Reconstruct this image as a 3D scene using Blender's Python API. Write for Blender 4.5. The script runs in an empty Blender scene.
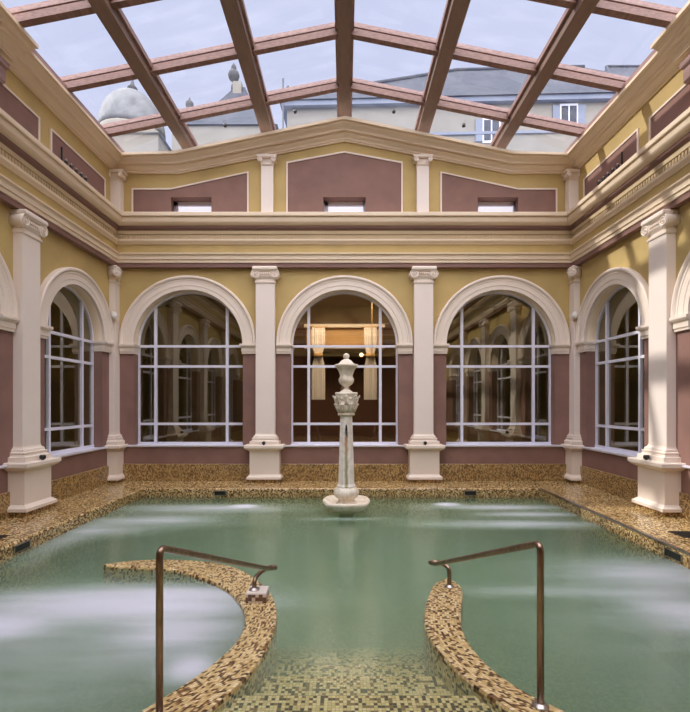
import bpy, bmesh, math, random
from mathutils import Vector, Matrix
random.seed(7)
S = bpy.context.scene
COL = S.collection
PI = math.pi

# ------------------------------------------------------------------ camera
EYE = 1.54
cam_d = bpy.data.cameras.new('camera')
cam_d.sensor_fit = 'HORIZONTAL'; cam_d.sensor_width = 36.0; cam_d.lens = 24.0
cam_d.shift_y = 47.0 / 690.0; cam_d.shift_x = 0.5 / 690.0
cam_d.clip_start = 0.05; cam_d.clip_end = 400
cam = bpy.data.objects.new('camera', cam_d); COL.objects.link(cam)
cam.location = (0, 0, EYE); cam.rotation_euler = (PI / 2, 0, 0)
S.camera = cam

# ------------------------------------------------------------------ world, sun, exposure
W = bpy.data.worlds.new('sky'); S.world = W; W.use_nodes = True
nt = W.node_tree; nt.nodes.clear()
wo = nt.nodes.new('ShaderNodeOutputWorld'); bg = nt.nodes.new('ShaderNodeBackground')
tc = nt.nodes.new('ShaderNodeTexCoord'); nz = nt.nodes.new('ShaderNodeTexNoise'); cr = nt.nodes.new('ShaderNodeValToRGB')
nz.inputs['Scale'].default_value = 2.2; nz.inputs['Detail'].default_value = 2; nz.inputs['Distortion'].default_value = 0.4
cr.color_ramp.elements[0].position = 0.2; cr.color_ramp.elements[0].color = (0.62, 0.675, 0.915, 1)
cr.color_ramp.elements[1].position = 0.9; cr.color_ramp.elements[1].color = (0.665, 0.71, 0.925, 1)
nt.links.new(tc.outputs['Generated'], nz.inputs['Vector']); nt.links.new(nz.outputs['Fac'], cr.inputs['Fac'])
nt.links.new(cr.outputs['Color'], bg.inputs['Color']); nt.links.new(bg.outputs['Background'], wo.inputs['Surface'])
bg.inputs['Strength'].default_value = 1.0

def sun(name, direction, strength, angle, color):
    d = bpy.data.lights.new(name, 'SUN'); d.energy = strength; d.angle = math.radians(angle); d.color = color
    o = bpy.data.objects.new(name, d); COL.objects.link(o)
    o.rotation_euler = Vector(direction).to_track_quat('Z', 'Y').to_euler()   # direction = towards the sun
    o.location = Vector(direction) * 30
    return o
sun('sun', (-0.77, 0.20, 0.645), 3.6, 1.2, (1.0, 0.94, 0.84))
sun('fill_sun', (0.05, -0.62, 0.85), 7.6, 100, (1.0, 0.95, 0.93))  # added second wide sun, brightens the hall without brightening the visible sky

S.view_settings.view_transform = 'Standard'; S.view_settings.look = 'None'
S.view_settings.gamma = 1.0; S.view_settings.use_curve_mapping = False
S.view_settings.exposure = 0.0
S.cycles.use_denoising = True
S.cycles.max_bounces = 12; S.cycles.diffuse_bounces = 6; S.cycles.glossy_bounces = 5
S.cycles.transparent_max_bounces = 24; S.cycles.volume_bounces = 2
S.cycles.sample_clamp_indirect = 6.0
S.cycles.caustics_reflective = False; S.cycles.caustics_refractive = False

# ------------------------------------------------------------------ materials
def srgb(r, g, b):
    f = lambda c: (c / 255 / 12.92) if c / 255 <= 0.04045 else ((c / 255 + 0.055) / 1.055) ** 2.4
    return (f(r), f(g), f(b), 1)
class NT:
    def __init__(s, name):
        s.m = bpy.data.materials.new(name); s.m.use_nodes = True; s.t = s.m.node_tree; s.t.nodes.clear()
        s.out = s.t.nodes.new('ShaderNodeOutputMaterial')
    def n(s, kind, **kw):
        nd = s.t.nodes.new('ShaderNode' + kind)
        for k, v in kw.items():
            if hasattr(nd, k): setattr(nd, k, v)
        return nd
    def l(s, a, b): s.t.links.new(a, b)
    def math(s, op, a, b=None, clamp=False):
        nd = s.n('Math', operation=op); nd.use_clamp = clamp
        for i, v in enumerate((a, b)):
            if v is None: continue
            if isinstance(v, (int, float)): nd.inputs[i].default_value = v
            else: s.l(v, nd.inputs[i])
        return nd.outputs[0]
    def mixc(s, f, a, b, mode='MIX'):
        nd = s.n('MixRGB', blend_type=mode)
        for i, v in enumerate((f, a, b)):
            if isinstance(v, (int, float, tuple)): nd.inputs[i].default_value = v
            else: s.l(v, nd.inputs[i])
        return nd.outputs[0]
    def noise(s, scale, detail=3, vec=None, rough=0.55, sc3=None):
        co = s.n('TexCoord').outputs['Object'] if vec is None else vec
        if sc3:
            mp = s.n('Mapping'); mp.inputs['Scale'].default_value = sc3; s.l(co, mp.inputs['Vector']); co = mp.outputs[0]
        nd = s.n('TexNoise'); nd.inputs['Scale'].default_value = scale; nd.inputs['Detail'].default_value = detail
        nd.inputs['Roughness'].default_value = rough; s.l(co, nd.inputs['Vector'])
        return nd.outputs['Fac']
    def ramp(s, f, stops, const=False):
        nd = s.n('ValToRGB'); r = nd.color_ramp
        if const: r.interpolation = 'CONSTANT'
        while len(r.elements) < len(stops): r.elements.new(0.5)
        for e, (p, c) in zip(r.elements, stops): e.position = p; e.color = c
        s.l(f, nd.inputs['Fac']); return nd.outputs['Color']
    def bsdf(s, color, rough=0.6, metal=0.0, spec=0.5, bump=None, bstr=0.2, bdist=0.01):
        b = s.n('BsdfPrincipled')
        if isinstance(color, tuple): b.inputs['Base Color'].default_value = color
        else: s.l(color, b.inputs['Base Color'])
        if isinstance(rough, (int, float)): b.inputs['Roughness'].default_value = rough
        else: s.l(rough, b.inputs['Roughness'])
        b.inputs['Metallic'].default_value = metal; b.inputs['Specular IOR Level'].default_value = spec
        if bump is not None:
            bp = s.n('Bump'); bp.inputs['Strength'].default_value = bstr; bp.inputs['Distance'].default_value = bdist
            s.l(bump, bp.inputs['Height']); s.l(bp.outputs[0], b.inputs['Normal'])
        s.l(b.outputs[0], s.out.inputs['Surface']); return b

def paint(name, c, var=0.10, rough=0.6, scale=1.5, bump=0.05):
    t = NT(name); f = t.noise(scale, 5)
    dark = tuple(x * (1 - var) for x in c[:3]) + (1,); lite = tuple(min(1, x * (1 + var)) for x in c[:3]) + (1,)
    t.bsdf(t.ramp(f, [(0.3, dark), (0.7, lite)]), rough, bump=t.noise(60, 2), bstr=bump)
    return t.m
M = {}
M['olive'] = paint('olive_plaster', srgb(188, 163, 106), 0.10, 0.7)
M['mauve'] = paint('mauve_plaster', srgb(134, 101, 92), 0.12, 0.75, 2.5, 0.15)
M['cream'] = paint('cream_paint', srgb(232, 218, 206), 0.03, 0.5)
M['shaft'] = paint('pale_pink_cream_paint', srgb(233, 221, 213), 0.03, 0.5)
M['cornice'] = paint('warm_cream_moulding', srgb(228, 209, 184), 0.04, 0.5)
M['tan'] = paint('tan_moulding', srgb(200, 178, 142), 0.06, 0.6)
M['brown_band'] = paint('brown_moulding', srgb(128, 96, 88), 0.08, 0.55)
M['frame'] = paint('white_window_frame', srgb(226, 225, 240), 0.02, 0.4)
M['white'] = paint('white_plastic', srgb(225, 220, 215), 0.02, 0.4)
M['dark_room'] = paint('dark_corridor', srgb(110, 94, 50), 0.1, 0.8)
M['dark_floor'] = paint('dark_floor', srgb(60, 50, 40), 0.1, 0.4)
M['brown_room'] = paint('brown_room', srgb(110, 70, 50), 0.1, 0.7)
M['gold'] = paint('golden_frieze', srgb(196, 150, 90), 0.1, 0.5)
M['curtain'] = paint('cream_curtain', srgb(245, 232, 216), 0.03, 0.8)
M['black'] = paint('black_metal', srgb(30, 28, 28), 0.1, 0.4)
M['steel_dark'] = paint('dark_grate', srgb(52, 48, 46), 0.1, 0.45)
M['slate'] = paint('slate_roof', srgb(60, 66, 80), 0.25, 0.7, 3)
M['far_cream'] = paint('pale_facade', srgb(146, 142, 134), 0.05, 0.9)
M['far_blue'] = paint('pale_blue_shutter', srgb(132, 140, 158), 0.05, 0.9)
M['far_dome'] = paint('weathered_dome', srgb(122, 125, 128), 0.25, 0.8, 2.2)
M['far_stone'] = paint('grey_stone', srgb(84, 86, 92), 0.2, 0.9, 3)
def beam_mat(name, c, k_=.76):
    t = NT(name); f = t.noise(14, 6, sc3=(1.0, 0.25, 3.0)); g = t.noise(60, 3)
    lo = tuple(x * k_ for x in c[:3]) + (1,); hi = tuple(min(1, x * (2 - k_)) for x in c[:3]) + (1,)
    t.bsdf(t.ramp(f, [(0.35, lo), (0.65, hi)]), 0.5, bump=g, bstr=0.25)
    return t.m
M['beam'] = beam_mat('brown_roof_beam', srgb(128, 104, 92), .9)
M['rafter'] = beam_mat('red_brown_rafter', srgb(132, 99, 90))
M['rail'] = beam_mat('pinkish_glazing_rail', srgb(150, 120, 114))
def marble():
    t = NT('weathered_white_stone'); a = t.noise(9, 6); b = t.noise(2.5, 4)
    c = t.ramp(a, [(0.3, srgb(205, 192, 172)), (0.6, srgb(238, 230, 218))])
    c = t.mixc(t.ramp(b, [(0.45, (0, 0, 0, 1)), (0.75, (0.6, 0.6, 0.6, 1))]), c, srgb(196, 170, 134))
    t.bsdf(c, 0.6, bump=a, bstr=0.35, bdist=0.01); return t.m
M['marble'] = marble()
def marble_shaft():
    t = NT('stained_stone_shaft'); a = t.noise(9, 6)
    c = t.ramp(a, [(0.3, srgb(212, 202, 190)), (0.6, srgb(240, 233, 226))])
    sp = t.n('SeparateXYZ'); t.l(t.n('TexCoord').outputs['Object'], sp.inputs[0])
    wob = t.math('MULTIPLY', t.math('SUBTRACT', t.noise(7, 3), 0.5), 0.05)
    ax = t.math('ABSOLUTE', t.math('ADD', sp.outputs[0], wob))
    st = t.math('SUBTRACT', 1.4, t.math('MULTIPLY', ax, 42), clamp=True)
    fr = t.math('LESS_THAN', sp.outputs[1], -0.04)
    below = t.math('LESS_THAN', sp.outputs[2], 1.12)
    st = t.math('MULTIPLY', t.math('MULTIPLY', st, fr), below)
    stain = t.ramp(t.math('MULTIPLY', sp.outputs[2], 0.9), [(0.2, srgb(132, 132, 82)), (0.62, srgb(140, 134, 78)), (0.86, srgb(176, 112, 48)), (0.97, srgb(90, 52, 30))])
    t.bsdf(t.mixc(t.math('MULTIPLY', st, 0.85), c, stain), 0.55, bump=a, bstr=0.3); return t.m
M['marble_shaft'] = marble_shaft()
def steel():
    t = NT('brushed_bronze_steel'); f = t.noise(40, 4, sc3=(1, 1, 0.2))
    t.bsdf(t.ramp(f, [(0.3, srgb(132, 108, 92)), (0.7, srgb(170, 146, 128))]), 0.3, 1.0); return t.m
M['steel'] = steel()
t_ = NT('polished_steel'); t_.bsdf(srgb(190, 180, 178), 0.3, 1.0); M['chrome'] = t_.m

def mosaic(name, stops, size=0.02, uv=False, rough=0.3, grout=srgb(150, 126, 86)):
    """small square glass tiles, each one flat colour"""
    t = NT(name)
    co = t.n('UVMap').outputs[0] if uv else t.n('TexCoord').outputs['Object']
    mp = t.n('Mapping'); mp.inputs['Scale'].default_value = (1 / size,) * 3; mp.inputs['Location'].default_value = (0.37, 0.41, 0.43)
    t.l(co, mp.inputs['Vector'])
    fl = t.n('VectorMath', operation='FLOOR'); t.l(mp.outputs[0], fl.inputs[0])
    fr = t.n('VectorMath', operation='FRACTION'); t.l(mp.outputs[0], fr.inputs[0])
    wn = t.n('TexWhiteNoise'); wn.noise_dimensions = '3D'; t.l(fl.outputs[0], wn.inputs['Vector'])
    c = t.ramp(wn.outputs['Value'], stops, True)
    sp = t.n('SeparateXYZ'); t.l(fr.outputs[0], sp.inputs[0])
    # grout: close to an edge in the two directions the face spans
    def edge(o): return t.math('LESS_THAN', t.math('SUBTRACT', 0.5, t.math('ABSOLUTE', t.math('SUBTRACT', o, 0.5))), 0.07)
    if uv:
        g = t.math('MAXIMUM', edge(sp.outputs[0]), edge(sp.outputs[1]))
    else:
        gn = t.n('SeparateXYZ'); t.l(t.n('NewGeometry').outputs['Normal'], gn.inputs[0])
        g = None
        for k in range(3):
            w = t.math('LESS_THAN', t.math('ABSOLUTE', gn.outputs[k]), 0.7)
            e = t.math('MULTIPLY', edge(sp.outputs[k]), w)
            g = e if g is None else t.math('MAXIMUM', g, e)
    c = t.mixc(t.math('MULTIPLY', g, 0.7), c, grout)
    big = t.noise(1.3, 3); c = t.mixc(0.35, c, t.ramp(big, [(0.3, (0.62, 0.6, 0.56, 1)), (0.7, (1, 1, 1, 1))]), 'MULTIPLY')
    t.bsdf(c, rough, spec=0.5, bump=g, bstr=-0.3, bdist=0.002)
    return t.m
TAN = [(0, srgb(88, 60, 36)), (0.24, srgb(140, 104, 62)), (0.42, srgb(190, 158, 104)), (0.66, srgb(214, 186, 132)), (0.9, srgb(232, 212, 166))]
M['deck'] = mosaic('brown_tan_mosaic', [(0, srgb(90, 62, 38)), (0.22, srgb(146, 112, 70)), (0.45, srgb(188, 156, 106)), (0.7, srgb(216, 188, 134)), (0.92, srgb(232, 212, 170))], 0.02, rough=0.22)
M['skirt'] = mosaic('brown_mosaic_skirting', [(0, srgb(96, 68, 40)), (0.3, srgb(146, 112, 68)), (0.55, srgb(176, 144, 92)), (0.8, srgb(200, 170, 116))], 0.02, rough=0.3)
M['wall_mosaic'] = mosaic('cream_brown_mosaic', [(0, srgb(70, 42, 26)), (0.17, srgb(128, 90, 54)), (0.32, srgb(206, 176, 120)), (0.6, srgb(226, 200, 148)), (0.85, srgb(238, 218, 176))], 0.021, uv=True, rough=0.3)
M['step_mosaic'] = mosaic('cream_brown_step_mosaic', [(0, srgb(70, 44, 28)), (0.2, srgb(134, 96, 56)), (0.34, srgb(218, 186, 128)), (0.65, srgb(238, 208, 154))], 0.022, rough=0.95)
M['basin'] = mosaic('pool_floor_mosaic', [(0, srgb(96, 84, 56)), (0.25, srgb(150, 140, 98)), (0.5, srgb(200, 192, 140)), (0.8, srgb(216, 208, 160))], 0.025, rough=0.95)

def glass(name, refl=0.06, rough=0.0, tint=(0.97, 0.98, 1, 1), ior=1.45, dirt=0.0, gcol=(1, 1, 1, 1)):
    t = NT(name); tr = t.n('BsdfTransparent'); tr.inputs[0].default_value = tint
    gl = t.n('BsdfGlossy'); gl.inputs['Roughness'].default_value = rough; gl.inputs[0].default_value = gcol
    fr = t.n('Fresnel'); fr.inputs['IOR'].default_value = ior
    # same fresnel from either side of the thin pane
    gi = t.n('NewGeometry'); lw = t.n('LayerWeight'); lw.inputs['Blend'].default_value = 0.5
    f = t.math('ADD', t.math('MULTIPLY', t.math('POWER', lw.outputs['Facing'], 4.0), 0.8), refl, clamp=True)
    mx = t.n('MixShader'); t.l(f, mx.inputs[0]); t.l(tr.outputs[0], mx.inputs[1]); t.l(gl.outputs[0], mx.inputs[2])
    res = mx.outputs[0]
    if dirt:
        df = t.n('BsdfTranslucent'); df.inputs[0].default_value = (0.8, 0.82, 0.85, 1)
        m2 = t.n('MixShader'); g = t.math('MULTIPLY', t.ramp(t.noise(1.6, 5, sc3=(1, 3, 1)), [(0.45, (0, 0, 0, 1)), (0.8, (1, 1, 1, 1))]), dirt)
        t.l(g, m2.inputs[0]); t.l(res, m2.inputs[1]); t.l(df.outputs[0], m2.inputs[2]); res = m2.outputs[0]
    t.l(res, t.out.inputs['Surface']); return t.m
M['glass'] = glass('window_glass', 0.24, tint=(0.9, 0.88, 0.8, 1), gcol=(1, .95, .78, 1))
M['roof_glass'] = glass('roof_glass', 0.02, dirt=0.05)
t_ = NT('sky_glow_pane'); b_ = t_.bsdf((0.85, 0.86, 0.95, 1), 0.4); b_.inputs['Emission Color'].default_value = (0.9, 0.9, 1, 1); b_.inputs['Emission Strength'].default_value = 0.7; M['glow_pane'] = t_.m  # pane emission stands in for the bright sky behind the attic windows
t_ = NT('warm_lamp_glass'); b_ = t_.bsdf((1, 0.8, 0.5, 1), 0.4); b_.inputs['Emission Color'].default_value = (1, 0.68, 0.38, 1); b_.inputs['Emission Strength'].default_value = 3.0; M['lamp'] = t_.m

def water():
    t = NT('green_pool_water')
    pos = t.n('NewGeometry').outputs['Position']; sp = t.n('SeparateXYZ'); t.l(pos, sp.inputs[0])
    blobs = [(-2.2, 7.40, 1.2, 0.26, 1.0), (-2.7, 6.65, 1.0, 0.34, 0.75), (-3.2, 6.1, 0.6, 0.35, 0.5), (-3.45, 5.6, 0.25, 0.8, 0.45), (-1.65, 7.57, 0.17, 0.10, 2.6), (1.72, 7.7, 0.17, 0.10, 2.6),
             (2.5, 7.50, 1.0, 0.20, 0.9), (2.8, 7.0, 0.8, 0.16, 0.9), (2.4, 6.45, 1.1, 0.22, 0.9), (3.0, 4.6, 0.9, 0.40, 0.9), (2.9, 3.7, 0.5, 0.35, 1.1), (1.9, 4.15, 0.9, 0.14, 0.40),
             (-1.45, 3.95, 0.75, 0.28, 1.3), (-2.4, 3.9, 0.9, 0.30, 1.1), (-1.20, 3.42, 0.42, 0.30, 1.3), (-2.75, 3.45, 0.40, 0.18, 2.0), (-0.98, 2.95, 0.15, 0.16, 1.2),
             (-2.0, 3.3, 1.2, 0.9, 0.40), (-1.6, 2.7, 0.8, 0.5, 0.15), (0.0, 6.72, 0.55, 0.10, 0.35), (2.6, 3.3, 1.2, 1.2, 0.30)]
    total = None
    for cx, cy, rx, ry, a in blobs:
        dx = t.math('MULTIPLY', t.math('SUBTRACT', sp.outputs[0], cx), 1 / rx)
        dy = t.math('MULTIPLY', t.math('SUBTRACT', sp.outputs[1], cy), 1 / ry)
        q = t.math('ADD', t.math('MULTIPLY', dx, dx), t.math('MULTIPLY', dy, dy))
        e = t.math('MULTIPLY', t.math('EXPONENT', t.math('MULTIPLY', q, -1.0)), a)
        total = e if total is None else t.math('ADD', total, e)
    streak = t.noise(1.0, 3, vec=pos, sc3=(0.7, 3.2, 1.0))
    streak = t.math('ADD', t.math('MULTIPLY', streak, 1.3), 0.25)
    foam = t.math('MULTIPLY', total, streak); foam = t.math('SUBTRACT', 1.0, t.math('EXPONENT', t.math('MULTIPLY', foam, -1.25)))
    tr = t.n('BsdfTransparent'); tr.inputs[0].default_value = (0.93, 0.98, 0.94, 1)
    gl = t.n('BsdfGlossy'); gl.inputs['Roughness'].default_value = 0.16
    rip = t.noise(2.2, 3, vec=pos, sc3=(1.0, 1.4, 1.0))
    bp = t.n('Bump'); bp.inputs['Strength'].default_value = 0.08; bp.inputs['Distance'].default_value = 0.05
    t.l(rip, bp.inputs['Height']); t.l(bp.outputs[0], gl.inputs['Normal'])
    fr = t.n('Fresnel'); fr.inputs['IOR'].default_value = 1.42
    mx = t.n('MixShader'); t.l(fr.outputs[0], mx.inputs[0]); t.l(tr.outputs[0], mx.inputs[1]); t.l(gl.outputs[0], mx.inputs[2])
    df = t.n('BsdfDiffuse'); df.inputs[0].default_value = (0.66, 0.66, 0.80, 1)
    m2 = t.n('MixShader'); fac = t.math('ADD', t.math('MULTIPLY', foam, 0.90), 0.06); wnb = t.n('TexWhiteNoise'); mpb = t.n('Mapping'); mpb.inputs['Scale'].default_value = (600, 600, 600); t.l(pos, mpb.inputs['Vector']); t.l(mpb.outputs[0], wnb.inputs['Vector']); fac = t.math('MULTIPLY', fac, t.math('ADD', t.math('MULTIPLY', wnb.outputs['Value'], 0.9), 0.55), clamp=True); t.l(t.mixc(foam, (0.30, 0.47, 0.30, 1), (0.74, 0.74, 0.88, 1)), df.inputs[0]); t.l(fac, m2.inputs[0]); t.l(mx.outputs[0], m2.inputs[1]); t.l(df.outputs[0], m2.inputs[2])
    t.l(m2.outputs[0], t.out.inputs['Surface'])
    ab = t.n('VolumeAbsorption'); ab.inputs['Color'].default_value = (0.46, 0.72, 0.45, 1); ab.inputs['Density'].default_value = 0.50
    sc = t.n('VolumeScatter'); sc.inputs['Color'].default_value = (0.80, 0.95, 0.78, 1); sc.inputs['Density'].default_value = 0.58
    ad = t.n('AddShader'); t.l(ab.outputs[0], ad.inputs[0]); t.l(sc.outputs[0], ad.inputs[1]); t.l(ad.outputs[0], t.out.inputs['Volume'])
    return t.m
M['water'] = water()

# ------------------------------------------------------------------ mesh helpers
class MB:
    def __init__(s): s.v = []; s.f = []; s.mi = []; s.sm = []; s.mats = []; s.uv = None
    def m(s, name):
        if name not in s.mats: s.mats.append(name)
        return s.mats.index(name)
    def face(s, pts, mat, smooth=False):
        i = len(s.v); s.v += [tuple(p) for p in pts]; s.f.append(list(range(i, i + len(pts)))); s.mi.append(s.m(mat)); s.sm.append(smooth)
    def grid(s, rows, mat, smooth=False, closed_u=False, closed_v=False):
        base = len(s.v); nr = len(rows); nc = len(rows[0])
        for r in rows: s.v += [tuple(p) for p in r]
        k = s.m(mat) if isinstance(mat, str) else None
        for i in range(nr if closed_v else nr - 1):
            for j in range(nc if closed_u else nc - 1):
                a = base + i * nc + j; b = base + i * nc + (j + 1) % nc
                c = base + ((i + 1) % nr) * nc + (j + 1) % nc; d = base + ((i + 1) % nr) * nc + j
                s.f.append([a, b, c, d]); s.mi.append(k if k is not None else s.m(mat[i])); s.sm.append(smooth)
    def box(s, x0, x1, y0, y1, z0, z1, mat):
        s.loft([(z0, x0, x1, y0, y1), (z1, x0, x1, y0, y1)], mat)
    def loft(s, rings, mat, caps=True):
        """rings of (z, x0, x1, y0, y1)"""
        rows = [[(x0, y0, z), (x1, y0, z), (x1, y1, z), (x0, y1, z)] for z, x0, x1, y0, y1 in rings]
        s.grid(rows, mat, closed_u=True)
        if caps:
            s.face(rows[0][::-1], mat if isinstance(mat, str) else mat[0]); s.face(rows[-1], mat if isinstance(mat, str) else mat[-1])
    def lathe(s, prof, mat, c=(0, 0), n=32, mod=None, smooth=True, caps=True):
        rows = []
        for r, z in prof:
            row = []
            for k in range(n):
                a = 2 * PI * k / n; rr = r * (mod(a, z) if mod else 1)
                row.append((c[0] + rr * math.cos(a), c[1] + rr * math.sin(a), z))
            rows.append(row)
        s.grid(rows, mat, smooth, closed_u=True)
        if caps: s.face(rows[0][::-1], mat); s.face(rows[-1], mat)
    def tube(s, pts, r, mat, n=8, caps=True):
        pts = [Vector(p) for p in pts]; rows = []; up = None
        for i, p in enumerate(pts):
            d = (pts[min(i + 1, len(pts) - 1)] - pts[max(i - 1, 0)]).normalized()
            if up is None: up = d.orthogonal().normalized()
            else: up = (up - d * up.dot(d)).normalized()
            sd = d.cross(up); rr = r[i] if isinstance(r, (list, tuple)) else r
            rows.append([tuple(p + (up * math.cos(2 * PI * k / n) + sd * math.sin(2 * PI * k / n)) * rr) for k in range(n)])
        s.grid(rows, mat, True, closed_u=True)
        if caps: s.face(rows[0][::-1], mat); s.face(rows[-1], mat)
    def sphere(s, c, r, mat, n=16, sz=1.0):
        rows = []
        for i in range(n // 2 + 1):
            a = PI * i / (n // 2); rr = max(1e-4, r * math.sin(a))
            rows.append([(c[0] + rr * math.cos(2 * PI * k / n), c[1] + rr * math.sin(2 * PI * k / n), c[2] - r * sz * math.cos(a)) for k in range(n)])
        s.grid(rows, mat, True, closed_u=True)
    def xf(s, fn): s.v = [fn(*p) for p in s.v]; return s
    def build(s, name, parent=None, loc=None, uvs=None):
        me = bpy.data.meshes.new(name); me.from_pydata(s.v, [], s.f)
        for k in s.mats: me.materials.append(M[k])
        me.polygons.foreach_set('material_index', s.mi); me.polygons.foreach_set('use_smooth', s.sm)
        if uvs is not None:
            ul = me.uv_layers.new(name='UVMap')
            for lp in me.loops: ul.data[lp.index].uv = uvs[lp.vertex_index]
        bm = bmesh.new(); bm.from_mesh(me)
        bmesh.ops.remove_doubles(bm, verts=bm.verts, dist=1e-5)
        bmesh.ops.recalc_face_normals(bm, faces=bm.faces); bm.to_mesh(me); bm.free()
        o = bpy.data.objects.new(name, me); COL.objects.link(o)
        if parent is not None: o.parent = parent
        if loc is not None: o.location = loc
        return o
def empty(name, loc=(0, 0, 0), rz=0.0, label=None, cat=None, group=None, kind=None):
    o = bpy.data.objects.new(name, None); COL.objects.link(o); o.location = loc; o.rotation_euler = (0, 0, rz)
    o.empty_display_size = 0.1; tag(o, label, cat, group, kind); return o
def tag(o, label=None, cat=None, group=None, kind=None):
    if label: o['label'] = label
    if cat: o['category'] = cat
    if group: o['group'] = group
    if kind: o['kind'] = kind
    return o
def copy_tree(o, parent=None):
    c = o.copy(); COL.objects.link(c)
    if parent is not None: c.parent = parent
    for ch in [x for x in bpy.data.objects if x.parent == o]: copy_tree(ch, c)
    return c
def struct(o, label=None, cat=None): return tag(o, label, cat, kind='structure')

# ------------------------------------------------------------------ dimensions of the hall (x across, y into the picture, z up; deck top z = 0)
XW = 4.55; YB = 9.09; YR = -2.75
PX0, PX1, PY0, PY1 = -3.65, 3.52, 1.0, 8.30
WZ = -0.156; FZ = -1.30
ZIMP0, ZIMP1 = 2.51, 2.70        # impost band
ZENT = 4.19
T = 0.18                          # depth of the window reveals
# wall-local frames: (s along the wall, p out into the room, z)
FR = {'back': (lambda s, p, z: (s, YB - p, z)), 'left': (lambda s, p, z: (-XW + p, s, z)),
      'right': (lambda s, p, z: (XW - p, s, z)), 'rear': (lambda s, p, z: (s, YR + p, z))}
SIDE_C = [7.81, 5.20, 2.60, 0.0]
OPEN = {'back': [(-3.08, 1.07), (0.0, 1.07), (3.08, 1.07)], 'left': [(c, 0.83) for c in SIDE_C[::-1]], 'right': [(c, 0.83) for c in SIDE_C[::-1]], 'rear': []}
ZSILL = 0.70

def gable(x):      # underside of the raking cornice on the end wall
    ax = abs(x); return 6.05 if ax > 3.25 else 6.70 - 0.2 * ax
def wall(side):
    b = MB(); s0, s1 = (-XW, XW) if side in ('back', 'rear') else (YR, YB)
    F = FR[side]
    def q(a0, a1, z0, z1, mat):
        if a1 - a0 > 1e-4: b.face([F(a0, 0, z0), F(a1, 0, z0), F(a1, 0, z1), F(a0, 0, z1)], mat)
    ops = OPEN[side]
    if ops: q(s0, s1, -0.02, ZSILL, 'mauve')
    else:
        for a0, a1 in ((s0, -2.9), (2.9, s1)): q(a0, a1, -.02, ZIMP0, 'mauve'); q(a0, a1, ZIMP0, 3.7, 'olive')  # middle left open onto the invented dark room behind the camera
    cur = s0
    for c, r in ops + [(None, None)]:
        e = s1 if c is None else c - r
        q(cur, e, ZSILL, ZIMP0, 'mauve') if ops else None
        q(cur, e, ZIMP0 if ops else 3.7, ZIMP1 if ops else ZENT + .03, 'olive')
        if ops: q(cur, e, ZIMP1, ZENT + 0.03, 'olive')
        if c is None: break
        cur = c + r
        N = 40
        for k in range(N):
            a0 = PI - PI * k / N; a1 = PI - PI * (k + 1) / N
            x0, z0 = c + r * math.cos(a0), ZIMP1 + r * math.sin(a0); x1, z1 = c + r * math.cos(a1), ZIMP1 + r * math.sin(a1)
            b.face([F(x0, 0, z0), F(x1, 0, z1), F(x1, 0, ZENT + .03), F(x0, 0, ZENT + .03)], 'olive')
            b.face([F(x0, 0, z0), F(x1, 0, z1), F(x1, -T - .05, z1), F(x0, -T - .05, z0)], 'cornice', True)
        for sx in (c - r, c + r):
            b.face([F(sx, 0, ZSILL), F(sx, -T - .05, ZSILL), F(sx, -T - .05, ZIMP0), F(sx, 0, ZIMP0)], 'mauve')
            b.face([F(sx, 0, ZIMP0), F(sx, -T - .05, ZIMP0), F(sx, -T - .05, ZIMP1), F(sx, 0, ZIMP1)], 'cornice')
        b.face([F(c - r, 0, ZSILL), F(c + r, 0, ZSILL), F(c + r, -T - .05, ZSILL), F(c - r, -T - .05, ZSILL)], 'cream')
    q(s0, s1, ZENT + 0.03, 5.10, 'olive')
    # attic
    if side in ('left', 'right'):
        q(s0, s1, 5.10, 6.33, 'olive')
        b.face([F(s0, 0, 6.33), F(s1, 0, 6.33), F(s1, -0.4, 6.33), F(s0, -0.4, 6.33)], 'olive')
    else:
        nich = [(-3.45, -2.63), (-0.42, 0.42), (2.63, 3.45)] if side == 'back' else []
        xs = sorted(set([-XW, -3.25, 0, 3.25, XW] + [e for n_ in nich for e in n_]))
        ZN = 5.61
        for a, c in zip(xs, xs[1:]):
            lo = 5.10
            if any(n_[0] - 1e-6 <= a and c <= n_[1] + 1e-6 for n_ in nich): lo = ZN
            b.face([F(a, 0, lo), F(c, 0, lo), F(c, 0, gable(c) + .25), F(a, 0, gable(a) + .25)], 'olive')
        for a, c in nich:
            D = -0.30
            b.face([F(a, 0, 5.1), F(a, D, 5.1), F(a, D, ZN), F(a, 0, ZN)], 'mauve')
            b.face([F(c, 0, 5.1), F(c, D, 5.1), F(c, D, ZN), F(c, 0, ZN)], 'mauve')
            b.face([F(a, 0, ZN), F(c, 0, ZN), F(c, D, ZN), F(a, D, ZN)], 'mauve')
            b.face([F(a, 0, 5.18), F(c, 0, 5.18), F(c, D, 5.18), F(a, D, 5.18)], 'mauve')
    o = b.build('wall_' + side)
    return struct(o)
for sd in ('back', 'left', 'right', 'rear'): wall(sd)

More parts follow.
